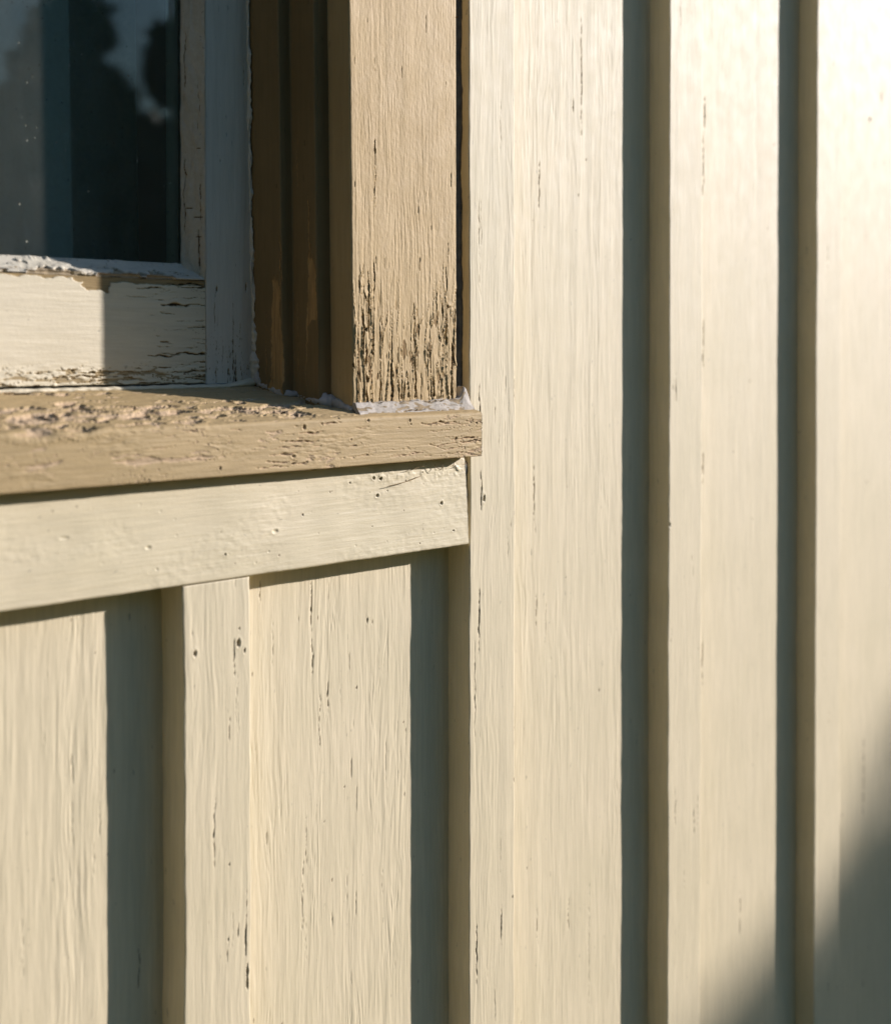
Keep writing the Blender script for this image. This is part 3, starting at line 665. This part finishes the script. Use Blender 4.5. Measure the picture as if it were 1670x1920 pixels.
bead('caulk_bead', [(.1150, .0655, -.0190, .0030, .0030), (.0900, .0640, -.0215, .0024, .0014), (.05, .0635, -.0215, .0026, .0016), (.0, .0635, -.0215, .0024, .0014), (-.06, .0635, -.0215, .0022, .0012), (-.14, .0635, -.0215, .0020, .0012)], M_sashx, win, 27, amp=.0012)
bead('caulk_bead', [(.1142, .0652, -.020, .0026, .0030), (.1138, .0652, .012, .0018, .0020), (.1130, .0654, .03, .0009, .0016), (.1122, .0654, .06, .0012, .0016), (.1114, .0654, .10, .0008, .0016), (.1102, .0654, .15, .0010, .0016), (.1089, .0654, .23, .0009, .0016)], M_sash, win, 33, amp=.0024, fr=.016, rough=.5)
def gap_hf(A, Y, L, S, Nn):
    h = .0009*fbm(L/.03+0*S, S/.006+0*L, 980, 3)+.0003*fbm(L/.005+0*S, S/.003+0*L, 981, 2)
    return h*(Nn[:, 1] < -.6)[None, :], 0*h
plank('gap_filler', [(.2367, .0185), (.2367, .0064), (.2499, .0064), (.2499, .0185)], lengths(-.036, ZWT, -.036, .25, .0008, .03), 'Z', M_caulk_dark, win, gap_hf, .0006, .0006)
bead('gap_dark_bead', [(.2478, .0050, -.072, .0036, .0036), (.2482, .0050, -.1285, .0030, .0034)], M_caulk_dark, win, 44, amp=.0006)  # dark bead added so the gap at the apron's end stays dark
bead('nail', [(.2372, -.0010, .222, .0011, .0011), (.2372, .0014, .222, .0011, .0011)], M_nail, win, 2, sub=.0004, na=12, amp=.0001)

# ------------------------------------------------------------------ small loose things
def thread(name, pts, r, mat, parent=None):
    return bead(name, [(*p, r, r) for p in pts], mat, parent, 3, sub=.0015, na=7, amp=.0002)
def pw(px, py, y): x, z = inv(px, py, y); return (x, y, z)
s1 = thread('dry_stem', [pw(724, 913, -.003), pw(745, 908, -.0042), pw(768, 902, -.0040), pw(791, 892, -.0022)], .00022, M_stem)
tag(s1, 'thin dry brown grass stem lying across the cream board below the sill', 'grass stem')
tf = empty('fibre_tuft', (.243, -.003, ZC-.071), 'wisps of dry fibre caught under the right end of the sill', 'dry fibre')
rf = random.Random(4)
for i in range(9):
    x = 790+i*11+rf.uniform(-4, 4); y = 874-(x-790)*.09
    pts = [pw(x, y-2, -.004)]
    dx, dy = rf.uniform(-16, 24), rf.uniform(2, 12)
    for k in range(1, 5): pts.append(pw(x+dx*k/4+rf.uniform(-2, 2), y+dy*math.sin(k/4*2.4)+rf.uniform(-1, 1), -.004-.001*k/4))
    thread('fibre', pts, .0002, M_stem, tf)

# ------------------------------------------------------------------ behind the glass
def curtain(x0, x1, y, amp, pitch, mat, label, ph=0.0, lean=0.0):
    L = np.linspace(-.25, ZWT-.05, 60); X = np.arange(x0, x1, .002)
    ph_ = ph+X[None, :]/pitch*2*np.pi+.5*np.sin(L[:, None]*2)
    V = np.stack([X[None, :]+lean*(L[:, None]-.1)+0*ph_, y+amp*np.sin(ph_)+.3*amp*np.sin(ph_*2.3+1), L[:, None]+ZC+0*ph_], -1)
    n = len(X); i = np.arange(59)[:, None]*n+np.arange(n-1)[None, :]
    F = np.stack([i, i+1, i+n+1, i+n], -1).reshape(-1, 4)
    o = mesh_np('curtain', V.reshape(-1, 3), F, mat)
    s = o.modifiers.new('thickness', 'SOLIDIFY'); s.thickness = .001
    return tag(o, label, 'curtain')
curtain(-.62, .031, .135, .006, .085, M_curt, 'pale grey curtain hanging just behind the window glass', .5, -.02)
curtain(-.30, .118, .175, .006, .11, M_curt2, 'darker curtain hanging behind the pale one inside the window', 2.0, -.02)
tag(boxes('room', [(-3, 3, 3.1, 3.2, -1.3, 1.6), (-3, -2.9, .16, 3.1, -1.3, 1.6), (2.9, 3, .16, 3.1, -1.3, 1.6), (-3, 3, .161, 3.2, 1.6, 1.7), (-3, 3, .161, 3.2, -1.4, -1.3)], M_room), kind='structure')

# ------------------------------------------------------------------ ground, trees
g = 1500
gr = mesh_np('ground', [(-g, -g, 0), (g, -g, 0), (g, g, 0), (-g, g, 0)], np.array([[0, 1, 2, 3]]), M_ground, smooth=False); tag(gr, kind='structure')
def leaves(name, blobs, n, size, seed, parent):
    R = np.random.RandomState(seed); V = []; vol = np.array([b[3]**3 for b in blobs]); vol = vol/vol.sum(); loc = np.array(parent.location)
    for b, q in zip(blobs, vol):
        k = int(n*q); d = R.normal(size=(k, 3)); d /= np.linalg.norm(d, axis=1)[:, None]
        r = b[3]*R.rand(k)**.38; c = np.array(b[:3])+d*r[:, None]*np.array([1, 1, b[4] if len(b) > 4 else .9])
        a = R.normal(size=(k, 3)); a /= np.linalg.norm(a, axis=1)[:, None]; e = np.cross(a, R.normal(size=(k, 3))); e /= np.linalg.norm(e, axis=1)[:, None]
        s = size*(.6+.8*R.rand(k))[:, None]
        V.append(np.stack([c-a*s, c+e*s*.5, c+a*s, c-e*s*.5], 1))
    V = np.concatenate(V).reshape(-1, 3); F = np.arange(len(V)).reshape(-1, 4)
    return mesh_np(name, V, F, M_leaf, parent, smooth=False)
def trunk(pts, parent, name='trunk'):
    V = []; na = 10
    for i, (x, y, z, r) in enumerate(pts):
        for k in range(na):
            a = 2*math.pi*k/na; V.append((x+r*math.cos(a)*(1+.12*math.sin(3*a+i)), y+r*math.sin(a), z))
    F = [[i*na+k, i*na+(k+1) % na, (i+1)*na+(k+1) % na, (i+1)*na+k] for i in range(len(pts)-1) for k in range(na)]
    return mesh_np(name, V, np.array(F), M_bark, parent)
def tree(x, y, h, r, seed, label, n=9000, size=.12):
    R = random.Random(seed); t = empty('tree', (x, y, 0), label, 'tree', 'trees facing the wall')
    trunk([(x, y, 0, r*.10), (x+.1, y, h*.3, r*.075), (x, y+.1, h*.6, r*.05), (x+.05, y, h*.85, r*.02)], t)
    bl = []
    for i in range(9):
        a = R.uniform(0, 6.28); q = R.uniform(.2, .65)*r; z = R.uniform(.25, .8)*h
        bl.append((x+q*math.cos(a), y+q*math.sin(a), z, r*R.uniform(.4, .62)))
        trunk([(x, y, z-.9, r*.03), (x+q*.6*math.cos(a), y+q*.6*math.sin(a), z-.2, r*.018), (x+q*math.cos(a), y+q*math.sin(a), z+.1, r*.008)], t, 'limb')
    leaves('crown', bl, n, size, seed, t)
tree(5.75, -8.0, 4.75, .62, 1, 'small loose-leaved tree opposite the wall, nearest the window', 3800, .085)
tree(4.7, -8.3, 5.8, .8, 6, 'slim dark tree opposite the wall, left of the loose-leaved one', 12000, .12)
tree(7.9, -8.4, 5.4, .62, 5, 'slim dense tree opposite the wall beside the loose-leaved one', 9000, .12)
tree(10.0, -13.0, 4.3, 2.6, 7, 'broad rounded tree farther off behind the slim ones', 14000, .2)
tree(-3.6, -2.6, 5.0, 1.9, 8, 'big leafy tree added out of view at the left to block sky light', 14000, .12)  # added unseen, keeps sky light off the left-facing batten sides
tree(-6.5, -5.5, 6.5, 2.6, 9, 'tall spreading tree added out of view on the left to block sky light', 14000, .16)  # second unseen tree added to screen the sky on the left
tree(9.2, -9.3, 3.2, 1.6, 2, 'low rounded tree opposite the wall, to the right', 9000, .12)
tree(1.0, -10.5, 6.5, 3.0, 3, 'tall broad tree straight out from the window', 14000, .16)
tree(-5.0, -9.5, 6.0, 2.9, 4, 'tall tree opposite the wall, to the left', 12000, .16)
# shrub whose top throws the soft shadow on the lower right of the wall
e1 = np.array([.41945208, .90777748, 0]); e2 = np.array([-.22882289, .10573102, .96770917])
def spp(a, b, d): q = SUN*d+e1*a+e2*b; return (q[0], q[1], q[2]+ZC)
B = spp(.74, -.98, 7.6); A_ = spp(.28, -1.15, 7.5)
sh = empty('shrub', (B[0], B[1], 0), 'dense rounded shrub standing out from the wall on the sunny side', 'shrub')
leaves('crown', [(*B, .50, 1), (*A_, .49, 1), (B[0]+.35, B[1]+.1, B[2]-.3, .5), (B[0], B[1], B[2]-.7, .6), (A_[0], A_[1], A_[2]-.5, .45)], 30000, .035, 8, sh)
trunk([(B[0], B[1], 0, .05), (B[0], B[1], B[2]-.5, .035), (B[0], B[1], B[2], .015)], sh)
trunk([(B[0], B[1], .3, .03), (A_[0], A_[1], A_[2]-.3, .02), (A_[0], A_[1], A_[2], .01)], sh, 'limb')
